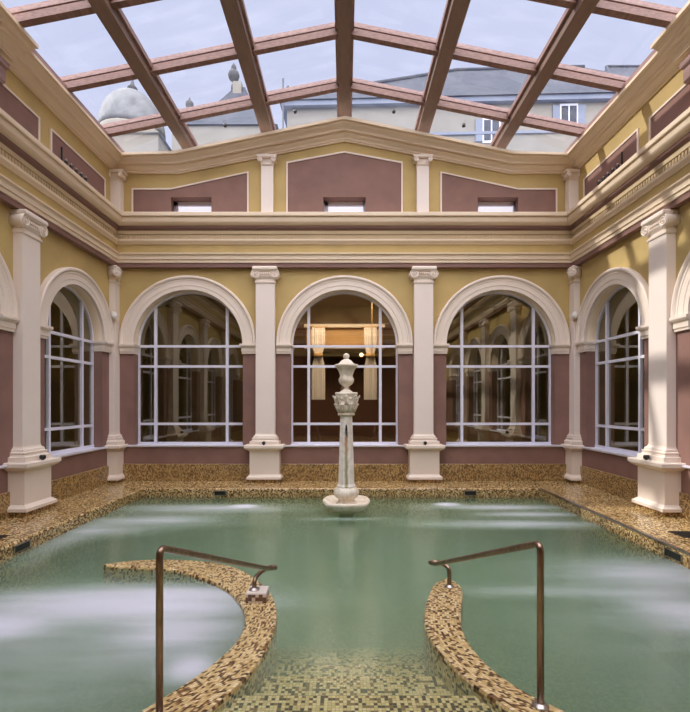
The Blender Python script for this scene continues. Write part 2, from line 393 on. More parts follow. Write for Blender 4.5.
# ------------------------------------------------------------------ deck and pool basin
b = MB(); e = 0.03
def deckpoly(x0, x1, y0, y1): b.face([(x0, y0, 0), (x1, y0, 0), (x1, y1, 0), (x0, y1, 0)], 'deck')
deckpoly(-XW - .02, PX0 - e, YR - .02, YB + .02); deckpoly(PX1 + e, XW + .02, YR - .02, YB + .02)
deckpoly(PX0 - e, PX1 + e, PY1 + e, YB + .02); deckpoly(PX0 - e, PX1 + e, YR - .02, PY0 - e)
rows = []
for k in range(6):          # rounded nosing
    a = PI / 2 * k / 5; o_ = e * (1 - math.sin(a)); z = -e * (1 - math.cos(a))
    rows.append([(PX0 - o_, PY0 - o_, z), (PX1 + o_, PY0 - o_, z), (PX1 + o_, PY1 + o_, z), (PX0 - o_, PY1 + o_, z)])
rows.append([(PX0, PY0, -0.20), (PX1, PY0, -0.20), (PX1, PY1, -0.20), (PX0, PY1, -0.20)])
b.grid(rows, 'deck', closed_u=True)
struct(b.build('floor'))
b = MB()
b.grid([[(PX0, PY0, -0.20), (PX1, PY0, -0.20), (PX1, PY1, -0.20), (PX0, PY1, -0.20)], [(PX0, PY0, FZ), (PX1, PY0, FZ), (PX1, PY1, FZ), (PX0, PY1, FZ)]], 'basin', closed_u=True)
b.face([(PX0, PY0, FZ), (PX1, PY0, FZ), (PX1, PY1, FZ), (PX0, PY1, FZ)], 'basin')
struct(b.build('pool_basin'))
b = MB(); b.box(PX0 - .004, PX1 + .004, PY0 - .004, PY1 + .004, FZ - .004, WZ, 'water')
tag(b.build('pool_water'), 'green pool water with blurred white bubbling patches filling the basin', 'water', kind='stuff')
b = MB(); b.box(PX1 - 0.012, PX1 + 0.030, PY0, PY1 - .02, -0.012, 0.006, 'chrome')
struct(b.build('trim_1'), 'steel strip along the right pool edge')

# skirting
for sd, (s0, s1) in {'back': (-XW, XW), 'left': (YR, YB), 'right': (YR, YB), 'rear': (-XW, XW)}.items():
    b = MB(); F = FR[sd]; pf = [(0, 0), (0.03, 0), (0.03, 0.33), (0.024, 0.338), (0, 0.338)]
    for a0, a1 in (((s0, -2.9), (2.9, s1)) if sd == 'rear' else ((s0, s1),)): b.grid([[F(a0, p, z) for p, z in pf], [F(a1, p, z) for p, z in pf]], 'skirt')
    struct(b.build('baseboard_' + sd))

# ------------------------------------------------------------------ entablature (architrave, frieze, dentil band, cornice) around the room
def run(sd, prof, name, mats, parent):
    """profile of (p, z) along one wall with mitred ends"""
    b = MB(); F = FR[sd]; s0, s1 = (-XW, XW) if sd in ('back', 'rear') else (YR, YB)
    rows = [[F(s0 + p, p, z), F(s1 - p, p, z)] for p, z in prof]
    b.grid(rows, mats if isinstance(mats, list) else mats)
    return b, name
def curve_pts(p0, z0, p1, z1, kind, n=5):
    out = []
    for k in range(1, n + 1):
        u = k / n
        if kind == 'cyma': v = 0.5 - 0.5 * math.cos(PI * u)
        elif kind == 'ovolo': v = math.sin(PI / 2 * u)
        else: v = 1 - math.cos(PI / 2 * u)
        out.append((p0 + (p1 - p0) * v, z0 + (z1 - z0) * u))
    return out
arch_prof = [(0.0, ZENT), (0.115, ZENT), (0.115, 4.27)]
arch_prof2 = [(0.115, 4.27), (0.135, 4.275), (0.135, 4.33), (0.155, 4.335), (0.155, 4.395)] + curve_pts(0.155, 4.395, 0.19, 4.43, 'cavetto') + [(0.19, 4.45), (0.09, 4.455)]
frieze_prof = [(0.09, 4.455), (0.09, 4.635)]
mid_prof = [(0.09, 4.635), (0.11, 4.64)] + curve_pts(0.11, 4.64, 0.155, 4.70, 'cyma') + [(0.155, 4.725), (0.10, 4.73)]
dent_prof = [(0.10, 4.73), (0.10, 4.83), (0.125, 4.835), (0.125, 4.90)]
brown_prof = [(0.125, 4.90)] + curve_pts(0.125, 4.90, 0.18, 4.95, 'ovolo') + [(0.18, 4.975)]
corn_prof = [(0.18, 4.975)] + curve_pts(0.20, 4.975, 0.262, 5.045, 'ovolo', 5) + [(0.268, 5.10), (0.262, 5.105), (0.262, 5.118), (0.295, 5.12), (0.30, 5.13), (0.30, 5.185), (0.285, 5.20), (0.0, 5.215)]
for i, sd in enumerate(('back', 'left', 'right', 'rear')):
    R_ = empty('trim_%d' % (i + 2), kind='structure')
    b, _ = run(sd, arch_prof, '', 'brown_band', R_); b.build('soffit_band', R_)
    b, _ = run(sd, arch_prof2, '', 'cornice', R_); b.build('architrave', R_)
    b, _ = run(sd, frieze_prof, '', 'olive', R_); b.build('frieze', R_)
    b, _ = run(sd, mid_prof, '', 'cornice', R_); b.build('frieze_moulding', R_)
    b, _ = run(sd, dent_prof, '', 'tan', R_)
    F = FR[sd]
    if sd != 'rear':
        s0, s1 = (-XW, XW) if sd == 'back' else (1.0, YB); s = s0 + 0.16
        while s < s1 - 0.16:
            c8 = [F(s + ds, p, z) for ds in (0, 0.03) for p in (0.095, 0.114) for z in (4.735, 4.825)]
            for f_ in ((0, 1, 3, 2), (4, 5, 7, 6), (2, 3, 7, 6), (0, 2, 6, 4)): b.face([c8[k] for k in f_], 'tan')
            s += 0.06
    b.build('dentil_band', R_)
    b, _ = run(sd, brown_prof, '', 'brown_band', R_); b.build('bed_moulding', R_)
    b, _ = run(sd, corn_prof, '', 'cornice', R_); b.build('cornice', R_)

# upper cornice under the glass roof
UP = [(0, 0), (0.035, 0.0), (0.035, 0.08), (0.055, 0.09), (0.055, 0.14)] + curve_pts(0.055, 0.14, 0.12, 0.36, 'cyma', 6) + [(0.12, 0.42), (0.17, 0.43), (0.17, 0.49)] + curve_pts(0.17, 0.49, 0.255, 0.78, 'cyma', 7) + [(0.255, 0.82), (0.30, 0.83), (0.30, 1.0), (0.0, 1.04)]
for i, sd in enumerate(('left', 'right')):
    b = MB(); F = FR[sd]
    b.grid([[F(YR + p, p, 6.07 + q * 0.26), F(YB - p, p, 6.07 + q * 0.26)] for p, q in UP], 'cornice')
    struct(b.build('trim_%d' % (6 + i)))
for i, sd in enumerate(('back', 'rear')):
    b = MB(); F = FR[sd]
    rows = []
    for p, q in UP:
        rows.append([F(x_, p, zb + q * h) for x_, zb, h in ((-XW + p, 6.07, .26), (-3.25, 6.06, .30), (0, 6.70, .33), (3.25, 6.06, .30), (XW - p, 6.07, .26))])
    b.grid(rows, 'cornice')
    struct(b.build('trim_%d' % (8 + i)))
# the stretch of cornice that breaks forward over the attic piers nearest the camera
for i, sd in enumerate(('left', 'right')):
    b = MB(); F = FR[sd]; y0, y1 = 5.35, 6.16; sg = -1 if sd == 'left' else 1
    rows = []
    for p, q in UP[1:-1]:
        pp = p + 0.085; z = 6.12 + q * 0.29
        rows.append([F(y0, 0, z), F(y0, pp, z), F(y1 + p * .35, pp, z), F(y1 + p * .35, 0, z)])
    b.grid(rows, 'cornice'); b.face(rows[-1], 'cornice'); b.face(rows[0], 'cornice')
    b.loft([(z_, *sorted((sg * XW, sg * (XW - w_))), 5.6, 6.03 - e_) for z_, w_, e_ in ((5.70, .09, .02), (5.74, .11, 0), (5.90, .11, 0), (5.93, .14, -.03), (6.0, .14, -.03))], 'rail')
    struct(b.build('trim_%d' % (10 + i)))

# attic panels: mauve field with a raised cream border
tn = [12]
def attic_panel(sd, top, bottom=5.20, hole=None):
    """top: list of (s, z) left to right"""
    F = FR[sd]; R_ = empty('trim_%d' % tn[0], kind='structure'); tn[0] += 1
    def zt(s):
        for (a, za), (c, zc) in zip(top, top[1:]):
            if a - 1e-9 <= s <= c + 1e-9: return za + (zc - za) * (s - a) / (c - a)
    b = MB(); xs = sorted(set([p[0] for p in top] + (list(hole[:2]) if hole else [])))
    for a, c in zip(xs, xs[1:]):
        lo = hole[2] if hole and a >= hole[0] - 1e-6 and c <= hole[1] + 1e-6 else bottom
        b.face([F(a, .006, lo), F(c, .006, lo), F(c, .006, zt(c)), F(a, .006, zt(a))], 'mauve')
    b.build('panel_field', R_)
    b = MB(); w = 0.028; path = [(top[0][0], bottom)] + list(top) + [(top[-1][0], bottom)]
    # offset outwards
    cx = sum(p[0] for p in top) / len(top)
    outer = []
    for k, (s, z) in enumerate(path):
        if k in (0, len(path) - 1): outer.append((s + (w if s > cx else -w), z))
        elif k in (1, len(path) - 2): outer.append((s + (w if s > cx else -w), z + w))
        else: outer.append((s, z + w))
    for k in range(len(path) - 1):
        i0, i1, o0, o1 = path[k], path[k + 1], outer[k], outer[k + 1]
        P = lambda q, p: F(q[0], p, q[1])
        b.face([P(i0, .022), P(i1, .022), P(o1, .022), P(o0, .022)], 'cream')
        b.face([P(i0, 0), P(i1, 0), P(i1, .022), P(i0, .022)], 'cream'); b.face([P(o0, 0), P(o1, 0), P(o1, .022), P(o0, .022)], 'cream')
    b.build('panel_border', R_)
attic_panel('back', [(-4.17, 5.75), (-3.43, 5.75), (-1.92, 6.08)], hole=(-3.45 + .02, -2.63, 5.61))
attic_panel('back', [(-1.12, 6.27), (0, 6.48), (1.12, 6.27)], hole=(-.42, .42, 5.61))
attic_panel('back', [(1.92, 6.08), (3.43, 5.75), (4.17, 5.75)], hole=(2.63, 3.45 - .02, 5.61))
for sd in ('left', 'right'):
    attic_panel(sd, [(7.13, 5.76), (8.70, 5.76)]); attic_panel(sd, [(5.95 - .75, 5.76), (6.82, 5.76)])

# ------------------------------------------------------------------ windows
wn_ = [1]
def side_rot(sd): return {'back': 0, 'left': PI / 2, 'right': -PI / 2, 'rear': PI}[sd]
def make_window(r, vx, sd, c):
    """local frame: x along the wall, -y into the room, origin on wall plane"""
    R_ = empty('window_%d' % wn_[0], kind='structure'); wn_[0] += 1
    N = 40; t0, t1 = T - .02, T + .02
    # frame: arched outer band, mullions, transoms
    b = MB(); fw = 0.034
    outl = [(-r, ZSILL)] + [(r * math.cos(PI - PI * k / N), ZIMP1 + r * math.sin(PI - PI * k / N)) for k in range(N + 1)] + [(r, ZSILL)]
    ri = r - fw
    inl = [(-ri, ZSILL + .05)] + [(ri * math.cos(PI - PI * k / N), ZIMP1 + ri * math.sin(PI - PI * k / N)) for k in range(N + 1)] + [(ri, ZSILL + .05)]
    prof = lambda o_, i_: [(o_[0], t0, o_[1]), (i_[0], t0, i_[1]), (i_[0], t1, i_[1]), (o_[0], t1, o_[1])]
    b.grid([prof(o_, i_) for o_, i_ in zip(outl, inl)], 'frame', closed_u=True)
    b.box(-r, r, t0 - .01, t1, ZSILL, ZSILL + .055, 'frame'); b.build('window_frame', R_)
    b = MB(); hw = 0.027 if r > 1 else 0.024
    for sx in (-1, 1):
        x = sx * vx; zt = ZIMP1 + math.sqrt(ri * ri - x * x) + .01
        b.box(x - hw, x + hw, t0 - .005, t1, ZSILL + .04, zt, 'frame')
    for z in (2.68, 2.275, 1.12):
        b.box(-ri - .01, ri + .01, t0, t1 - .005, z - .024, z + .024, 'frame')
    b.build('glazing_bars', R_)
    b = MB(); yg = T + .012
    b.face([(x, yg, z) for x, z in outl], 'glass'); b.build('pane', R_)
    # arch moulding
    b = MB(); Rr = r + 0.27
    pf = [(r, 0.0), (r, .05), (r + .075, .05), (r + .08, .058), (r + .17, .058), (r + .175, .066), (r + .20, .066), (r + .215, .085), (r + .235, .098), (r + .26, .095), (Rr, .085), (Rr, 0)]
    rows = []
    for k in range(N + 1):
        a = PI * k / N; rows.append([(q * math.cos(a), -p, ZIMP1 + q * math.sin(a)) for q, p in pf])
    b.grid(rows, 'cream'); b.build('arch_moulding', R_)
    # imposts
    for sx in (-1, 1):
        b = MB(); x0, x1 = (r - .0, r + .27)
        rg = [(ZIMP0, .012, .04), (ZIMP0 + .035, .012, .04), (ZIMP0 + .04, .018, .055), (ZIMP0 + .115, .018, .055), (ZIMP0 + .13, .035, .085), (ZIMP0 + .155, .045, .105), (ZIMP1, .045, .105)]
        b.loft([(z, *(sorted((sx * (x0 - i_), sx * x1))), -p, T - .03) for z, i_, p in rg], 'cream')
        b.build('impost', R_)
    b = MB(); b.loft([(ZSILL - .03, -r - .10, r + .10, -.03, .02), (ZSILL - .01, -r - .12, r + .12, -.055, .02), (ZSILL + .012, -r - .12, r + .12, -.055, .02)], 'frame')
    b.box(-r, r, .0, t0, ZSILL - .02, ZSILL + .008, 'frame')
    b.build('window_sill', R_)
    R_.location = {'back': (c, YB, 0), 'left': (-XW, c, 0), 'right': (XW, c, 0)}[sd]
    R_.rotation_euler = (0, 0, side_rot(sd))
    return R_
first = None
for c, r in OPEN['back']: 
    if first is None: first = make_window(1.07, .72, 'back', c)
    else:
        w = copy_tree(first); w.name = 'window_%d' % wn_[0]; wn_[0] += 1; w.location = (c, YB, 0)
first = None
for sd in ('left', 'right'):
    for c in SIDE_C:
        if first is None: first = make_window(.83, .465, sd, c)
        else:
            w = copy_tree(first); w.name = 'window_%d' % wn_[0]; wn_[0] += 1
            w.location = (-XW if sd == 'left' else XW, c, 0); w.rotation_euler = (0, 0, side_rot(sd))
# small attic windows at the back of their niches
for c in (-3.04, 0, 3.04):
    R_ = empty('window_%d' % wn_[0], (c, YB, 0), kind='structure'); wn_[0] += 1
    b = MB(); b.face([(-.36, .27, 5.18), (.38, .27, 5.18), (.38, .27, 5.56), (-.36, .27, 5.56)], 'glow_pane'); b.build('pane', R_)
    b = MB(); b.box(-.41, -.33, .22, .30, 5.17, 5.61, 'frame'); b.box(.38, .41, .22, .30, 5.17, 5.61, 'frame'); b.box(-.41, .41, .22, .30, 5.53, 5.61, 'frame'); b.build('window_frame', R_)

# ------------------------------------------------------------------ rooms behind the glass
def room_box(name, x0, x1, y0, y1, z1, mats, skip):
    b = MB(); P = [(x0, y0), (x1, y0), (x1, y1), (x0, y1)]
    for k in range(4):
        if k == skip: continue
        (a, c), (d, e_) = P[k], P[(k + 1) % 4]
        b.face([(a, c, 0), (d, e_, 0), (d, e_, z1), (a, c, z1)], mats[0])
    b.face([(p[0], p[1], 0.0) for p in P], mats[1]); b.face([(p[0], p[1], z1) for p in P], mats[0])
    return struct(b.build(name))
room_box('wall_rear_hall', -3.2, 3.2, YR - 3.5, YR - .01, 4.0, ('dark_room', 'dark_floor'), 2)  # invented dark room behind the camera, keeps the middle pane's reflection dark
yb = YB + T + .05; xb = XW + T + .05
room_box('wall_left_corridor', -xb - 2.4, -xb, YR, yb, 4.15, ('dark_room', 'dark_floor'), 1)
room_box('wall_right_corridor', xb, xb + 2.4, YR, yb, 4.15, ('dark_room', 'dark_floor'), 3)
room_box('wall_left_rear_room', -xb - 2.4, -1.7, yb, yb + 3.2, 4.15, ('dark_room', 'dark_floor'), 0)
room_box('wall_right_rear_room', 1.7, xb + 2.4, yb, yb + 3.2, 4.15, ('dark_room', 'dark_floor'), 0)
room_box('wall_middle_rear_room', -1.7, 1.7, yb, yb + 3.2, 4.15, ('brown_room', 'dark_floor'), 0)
b = MB(); b.box(-.95, .95, yb + 2.2, yb + 3.1, 2.95, 3.42, 'gold'); b.box(-1.0, 1.0, yb + 2.1, yb + 3.1, 3.42, 3.5, 'cornice'); b.box(-1.0, 1.0, yb + 2.13, yb + 3.1, 2.9, 2.96, 'cornice')
struct(b.build('trim_%d' % tn[0]), 'golden frieze across the room behind the middle window'); tn[0] += 1
for sx, lb in ((-1, 'cream curtain hanging left of the fountain urn behind the middle window'), (1, 'cream curtain hanging right of the fountain urn behind the middle window')):
    R_ = empty('curtain', (sx * .62, yb + 1.6, 1.62), label=lb, cat='curtain')
    b = MB(); rows = []
    for k in range(12):
        z = 1.72 * k / 11; wv = 1 - .45 * math.exp(-((z - 1.05) / .16) ** 2)
        rows.append([(.16 * wv * (j / 24 - .5) * 2, .025 * math.sin(j * 1.9), z) for j in range(25)])
    b.grid(rows, 'curtain', True); b.build('curtain_fabric', R_)
    b = MB(); b.lathe([(.10, 1.0), (.115, 1.04), (.10, 1.1)], 'gold', n=20); b.build('tieback', R_)
    b = MB(); b.tube([(-.22, 0, 1.73), (.22, 0, 1.73)], .015, 'gold'); b.build('curtain_rail', R_)
# wall lamp with a round glass behind the middle window
R_ = empty('wall_lamp', (.50, yb + 1.0, 2.62), label='small round glowing wall lamp behind the middle window, right of the urn', cat='lamp')
b = MB(); b.sphere((-.12, 0, 0), .045, 'lamp'); b.build('lamp_globe', R_)
b = MB(); b.tube([(-.08, 0, 0), (.05, 0, -.02), (.12, .03, .02)], .012, 'gold'); b.tube([(.12, .03, .02), (.12, .03, 1.4)], .008, 'gold'); b.build('lamp_arm', R_)
def room_fill(loc, e_, c=(1, .82, .64), r=.1):  # added unseen point light that lifts a side room behind the glass
    d = bpy.data.lights.new('room_fill', 'POINT'); d.energy = e_; d.color = c; d.shadow_soft_size = r
    o = bpy.data.objects.new('room_fill', d); COL.objects.link(o); o.location = loc
d_ = bpy.data.lights.new('curtain_fill_light', 'AREA'); d_.shape = 'RECTANGLE'; d_.size = 2.4; d_.size_y = 1.2; d_.energy = 90; d_.color = (1, .82, .64)  # added area light out of view, brightens the curtains and middle room
o_ = bpy.data.objects.new('curtain_fill_light', d_); COL.objects.link(o_); o_.location = (0, yb + .8, 4.12)
room_fill((-3.2, yb + .4, 4.05), 9, (1, .85, .5)); room_fill((3.2, yb + .4, 4.05), 9, (1, .85, .5))

# ------------------------------------------------------------------ pilasters
def volute(b, x, y0, y1, z, r, mat, flip=1):
    """scroll: drum with its axis along y and a raised spiral on the front"""
    n = 20
    ring = lambda y, q: [(x + q * math.cos(2 * PI * k / n), y, z + q * math.sin(2 * PI * k / n)) for k in range(n)]
    rows = [ring(y1, r), ring(y1 * .5 + y0 * .5, r * .86), ring(y0 + .01, r), ring(y0, r * .93)]
    b.grid(rows, mat, True, closed_u=True); b.face(rows[-1], mat); b.face(rows[0], mat)
    pts = []
    for k in range(30):
        u = k / 29; a = PI / 2 - flip * u * 4.2 * PI; q = r * (.88 - .70 * u)
        pts.append((x + q * math.cos(a), y0 - .004, z + q * math.sin(a)))
    b.tube(pts, [.013 * (1 - .4 * k / 29) for k in range(30)], mat, 6)
    b.sphere((x, y0 - .005, z), r * .18, mat, 8)
def make_pilaster():
    R_ = empty('pilaster')
    b = MB(); b.box(-.30, .30, -.25, 0, 0, .075, 'skirt'); b.build('foot', R_)
    b = MB()
    rg = [(.072, .335, .285), (.115, .335, .285), (.135, .312, .255), (.16, .285, .225), (.61, .285, .225), (.625, .31, .255), (.65, .35, .295), (.672, .362, .31), (.675, .375, .32), (.722, .375, .32), (.735, .36, .31)]
    b.loft([(z, -h, h, -p, 0) for z, h, p in rg], 'cream'); b.build('pedestal', R_)
    b = MB()
    rg = [(.733, .285, .235), (.80, .285, .235), (.805, .255, .20), (.825, .245, .19), (.835, .24, .185), (.845, .25, .20), (.86, .25, .20), (.868, .225, .17), (.885, .225, .17), (.90, .22, .165), (.915, .20, .145), (.94, .19, .133), (.985, .187, .13)]
    b.loft([(z, -h, h, -p, 0) for z, h, p in rg], 'cream'); b.build('base', R_)
    b = MB(); b.loft([(.985, -.187, .187, -.13, 0), (3.875, -.184, .184, -.13, 0)], 'shaft'); b.build('shaft', R_)
    b = MB()
    b.loft([(z, -h, h, -p, 0) for z, h, p in [(3.872, .187, .133), (3.88, .20, .148), (3.905, .203, .15), (3.915, .19, .135), (3.95, .186, .133), (3.96, .19, .14), (4.0, .215, .17), (4.02, .22, .175)]], 'cream')
    b.loft([(z, -h, h, -p, 0) for z, h, p in [(4.02, .19, .15), (4.10, .19, .16)]], 'cream')
    for sx in (-1, 1): volute(b, sx * .190, -.175, 0, 4.045, .094, 'cream', flip=sx)
    b.loft([(z, -h, h, -p, 0) for z, h, p in [(4.095, .20, .175), (4.125, .235, .205), (4.135, .24, .21), (4.165, .24, .21), (4.188, .225, .20)]], 'cream')
    # egg row between the scrolls
    for k in range(5): b.sphere((-.08 + .04 * k, -.165, 4.055), .018, 'cream', 8, 1.5)
    b.build('capital', R_)
    return R_
pil = make_pilaster()
spec = [('back', -1.545, 'cream pilaster on pedestal left of the middle arched window'), ('back', 1.545, 'cream pilaster on pedestal right of the middle arched window'),
        ('left', 6.50, 'cream pilaster at the left edge of the picture, nearest on the left wall'), ('right', 6.50, 'cream pilaster at the right edge, sunlit, nearest on the right wall')]
spec += [('left', y, '%s pilaster mirrored in the arched window left of the fountain' % w_) for y, w_ in ((3.9, 'larger'), (1.3, 'smaller'))]
spec += [('right', y, '%s pilaster mirrored in the arched window right of the fountain' % w_) for y, w_ in ((3.9, 'larger'), (1.3, 'smaller'))]
for k, (sd, s, lb) in enumerate(spec):
    o = pil if k == 0 else copy_tree(pil)
    o.location = FR[sd](s, 0, 0); o.rotation_euler = (0, 0, side_rot(sd)); tag(o, lb, 'pilaster', 'cream pilasters between the arches')
# corner posts
def corner_post(sx, lb):
    """engaged half pilaster in the corner: projects px from the side wall, py from the end wall"""
    R_ = empty('corner_pilaster', (sx * XW, YB, 0), label=lb, cat='pilaster', group='cream corner posts')
    L = lambda b, rg, mat: b.loft([(z, *sorted((0, -sx * (.11 + q))), -(.20 + q), 0) for z, q in rg], mat)
    b = MB(); L(b, [(0, .06), (.06, .06)], 'skirt'); b.build('foot', R_)
    b = MB(); L(b, [(.06, .115), (.10, .115), (.13, .095), (.16, .075), (.60, .075), (.65, .11), (.672, .14), (.675, .165), (.722, .165), (.735, .15)], 'cream'); b.build('pedestal', R_)
    b = MB(); L(b, [(.733, .10), (.80, .10), (.825, .065), (.845, .06), (.86, .07), (.87, .045), (.905, .045), (.93, .01), (.985, 0)], 'cream'); b.build('base', R_)
    b = MB(); L(b, [(.985, 0), (3.875, -.002)], 'shaft'); b.build('shaft', R_)
    b = MB(); L(b, [(3.872, 0), (3.88, .015), (3.905, .018), (3.915, .005), (3.95, .002), (4.02, .02), (4.10, .02)], 'cream')
    L(b, [(4.095, .03), (4.125, .06), (4.135, .065), (4.165, .065), (4.188, .05)], 'cream')
    vb = MB(); volute(vb, .20, -.20, -.02, 4.045, .085, 'cream'); n0 = len(b.v)
    b.v += [(sx * y, -x, z) for x, y, z in vb.v]; b.f += [[i + n0 for i in f] for f in vb.f]; b.mi += vb.mi; b.sm += vb.sm
    vb = MB(); volute(vb, 0, -.06, .06, 4.045, .085, 'cream'); n0 = len(b.v); c_ = math.cos(PI / 4)
    b.v += [(-sx * (.15 + (x * c_ - y * c_)), -(.235) + (x * c_ + y * c_), z) for x, y, z in vb.v]; b.f += [[i + n0 for i in f] for f in vb.f]; b.mi += vb.mi; b.sm += vb.sm
    b.build('capital', R_)
corner_post(-1, 'slim cream corner post where the left wall meets the end wall')
corner_post(1, 'slim cream corner post where the right wall meets the end wall')
# attic pilasters
for k, (x, z1, w, lb) in enumerate([(-1.515, 6.39, .235, 'short white attic pilaster above the pilaster left of the middle window'), (1.535, 6.39, .235, 'short white attic pilaster above the pilaster right of the middle window'),
                                    (-4.46, 6.07, .20, 'short attic pilaster in the upper left corner'), (4.46, 6.07, .20, 'short attic pilaster in the upper right corner')]):
    R_ = empty('attic_pilaster', (x, YB, 5.2), label=lb, cat='pilaster', group='short attic pilasters')
    h = w / 2; zt = z1 - 5.2; pr = .09 if k < 2 else .15
    b = MB(); b.loft([(0, -h, h, -pr, 0), (zt - .20, -h, h, -pr, 0)], 'shaft'); b.build('shaft', R_)
    b = MB(); b.loft([(zt - .20, -h, h, -pr - .01, 0), (zt - .185, -h - .015, h + .015, -pr - .02, 0), (zt - .17, -h, h, -pr, 0), (zt - .06, -h, h, -pr - .01, 0)], 'cream')
    b.loft([(zt - .065, -h - .05, h + .05, -pr - .05, 0), (zt - .045, -h - .075, h + .075, -pr - .06, 0), (zt - .01, -h - .075, h + .075, -pr - .06, 0)], 'cream')
    for sx in (-1, 1): volute(b, sx * (h + .015), -pr - .05, 0, zt - .105, .048, 'cream', sx)
    b.build('capital', R_)

# ------------------------------------------------------------------ glass roof
def rz(x): return 7.24 - 0.2 * abs(x)      # underside of the cross rafters
RAF = [8.34 - 1.21 * k for k in range(10)]
nth = ['first', 'second', 'third']
for k, y in enumerate(RAF):
    if k < 3: lb = 'reddish brown cross rafter of the glass roof, %s from the end wall' % nth[k]
    else: lb = 'reddish brown cross rafter of the glass roof, overhead beyond the top of the picture'
    R_ = empty('roof_rafter', (0, y, 6.36), label=lb, cat='roof rafter', group='cross rafters')
    b = MB(); prf = [(-.05, 0), (.05, 0), (.05, .10), (-.05, .10)]
    b.grid([[(x, yy, rz(x) - 6.36 + zz) for yy, zz in prf] for x in (-4.40, 0, 4.40)], 'rafter', closed_u=True); b.build('beam', R_)
    b = MB(); prf = [(-.038, .10), (.038, .10), (.038, .115), (.055, .12), (.055, .19), (-.055, .19), (-.055, .12), (-.038, .115)]
    b.grid([[(x, yy, rz(x) - 6.36 + zz) for yy, zz in prf] for x in (-4.40, 0, 4.40)], 'rail', closed_u=True); b.build('glazing_rail', R_)
for x, lb in ((0, 'brown ridge beam running along the middle of the glass roof'), (-1.53, 'long brown roof beam next left of the ridge'), (1.55, 'long brown roof beam next right of the ridge'),
              (-3.10, 'long brown roof beam farthest left of the ridge'), (3.08, 'long brown roof beam farthest right of the ridge')):
    z0 = rz(x) - .06; R_ = empty('roof_beam', (x, YB + .16, z0), label=lb, cat='roof beam', group='long beams of the glass roof')
    ln = YB + .16 - YR - .3
    b = MB(); b.loft([(0.012, -.095, .095, -ln, 0), (0, -.105, .105, -ln, 0), (0.012, -.105, .105, -ln, 0), (.17, -.105, .105, -ln, 0)][1:], 'beam'); b.build('beam', R_)
    b = MB()
    for sx in (-1, 1):
        a, c = sorted((sx * .105, sx * .145)); b.box(a, c, -ln, 0, .10 - sx * (.0 if x == 0 else .2 * .12 * (1 if x > 0 else -1)), .20, 'rail')
    b.box(-.07, .07, -ln, 0, .17, .25, 'rail')
    b.build('glazing_rail', R_)
for sx, lb in ((-1, 'pinkish wall plate carrying the glass above the left cornice'), (1, 'pinkish wall plate carrying the glass above the right cornice')):
    b = MB(); a, c = sorted((sx * 4.27, sx * 4.44)); b.loft([(6.335, a, c, YR, YB), (6.42, a, c, YR, YB)], 'rail'); struct(b.build('trim_%d' % tn[0]), lb); tn[0] += 1
R_ = empty('ceiling', kind='structure')
bx_ = [-4.6, -3.10, -1.53, 0, 1.55, 3.08, 4.6]; ys = [YB + .35] + RAF + [YR - .1]
b = MB()
for x0, x1 in zip(bx_, bx_[1:]):
    for y0, y1 in zip(ys, ys[1:]):
        b.face([(x0, y0, rz(x0) + .145), (x1, y0, rz(x1) + .145), (x1, y1, rz(x1) + .145), (x0, y1, rz(x0) + .145)], 'roof_glass')
b.build('glass_panes', R_)
# glazing clips (dark studs) along the bottom edge of the glass
for x, lb in ((-2.3, 'small dark glass clip above the end wall, left of the left roof beam'), (-.95, 'small dark glass clip above the end wall, just left of the ridge'), (.95, 'small dark glass clip above the end wall, just right of the ridge'), (2.3, 'small dark glass clip above the end wall, right of the right roof beam')):
    b = MB(); b.lathe([(.028, 0), (.034, .01), (.034, .05), (.02, .065)], 'black', n=12)
    tag(b.build('glass_clip', loc=(x, YB - .22, rz(x) + .085)), lb, 'clip', 'dark glass clips')

# ------------------------------------------------------------------ curved mosaic walls in the water
def catmull(P, n):
    out = []; P = [Vector(p) for p in P]; Q = [2 * P[0] - P[1]] + P + [2 * P[-1] - P[-2]]
    for i in range(1, len(Q) - 2):
        for k in range(8):
            u = k / 8; a, c, d, e_ = Q[i - 1:i + 3]
            out.append(0.5 * ((2 * c) + (d - a) * u + (2 * a - 5 * c + 4 * d - e_) * u * u + (3 * c - a - 3 * d + e_) * u ** 3))
    out.append(Q[-2])
    L = [0]
    for p, q in zip(out, out[1:]): L.append(L[-1] + (q - p).length)
    res = []
    j = 0
    for k in range(n):
        s = L[-1] * k / (n - 1)
        while j < len(L) - 2 and L[j + 1] < s: j += 1
        u = (s - L[j]) / max(1e-9, L[j + 1] - L[j]); res.append(out[j].lerp(out[j + 1], min(1, u)))
    return res, L[-1]
TOP = -0.12; KS = (EYE - TOP) / 1.62      # wall plan points lie on the rim's plane
LO = [(-2.42, 4.63), (-2.3, 4.70), (-2.1, 4.76), (-1.8, 4.78), (-1.4, 4.71), (-1.13, 4.58), (-.90, 4.36), (-.65, 3.98), (-.53, 3.6), (-.50, 3.28), (-.53, 2.93), (-.60, 2.68), (-.73, 2.41), (-.98, 2.0), (-1.33, 1.5), (-1.72, .99)]
LI = [(-2.42, 4.615), (-2.32, 4.58), (-2.09, 4.555), (-1.68, 4.48), (-1.28, 4.24), (-1.0, 3.98), (-.81, 3.65), (-.737, 3.39), (-.737, 3.14), (-.79, 2.95), (-.87, 2.76), (-.98, 2.57), (-1.08, 2.42), (-1.33, 2.05), (-1.68, 1.55), (-2.05, .99)]
RO = [(.93, 4.25), (.80, 4.12), (.674, 3.78), (.60, 3.48), (.583, 3.3), (.60, 3.1), (.65, 2.9), (.705, 2.74), (.78, 2.60), (.876, 2.44), (1.12, 2.1), (1.52, 1.6), (2.0, .99)]
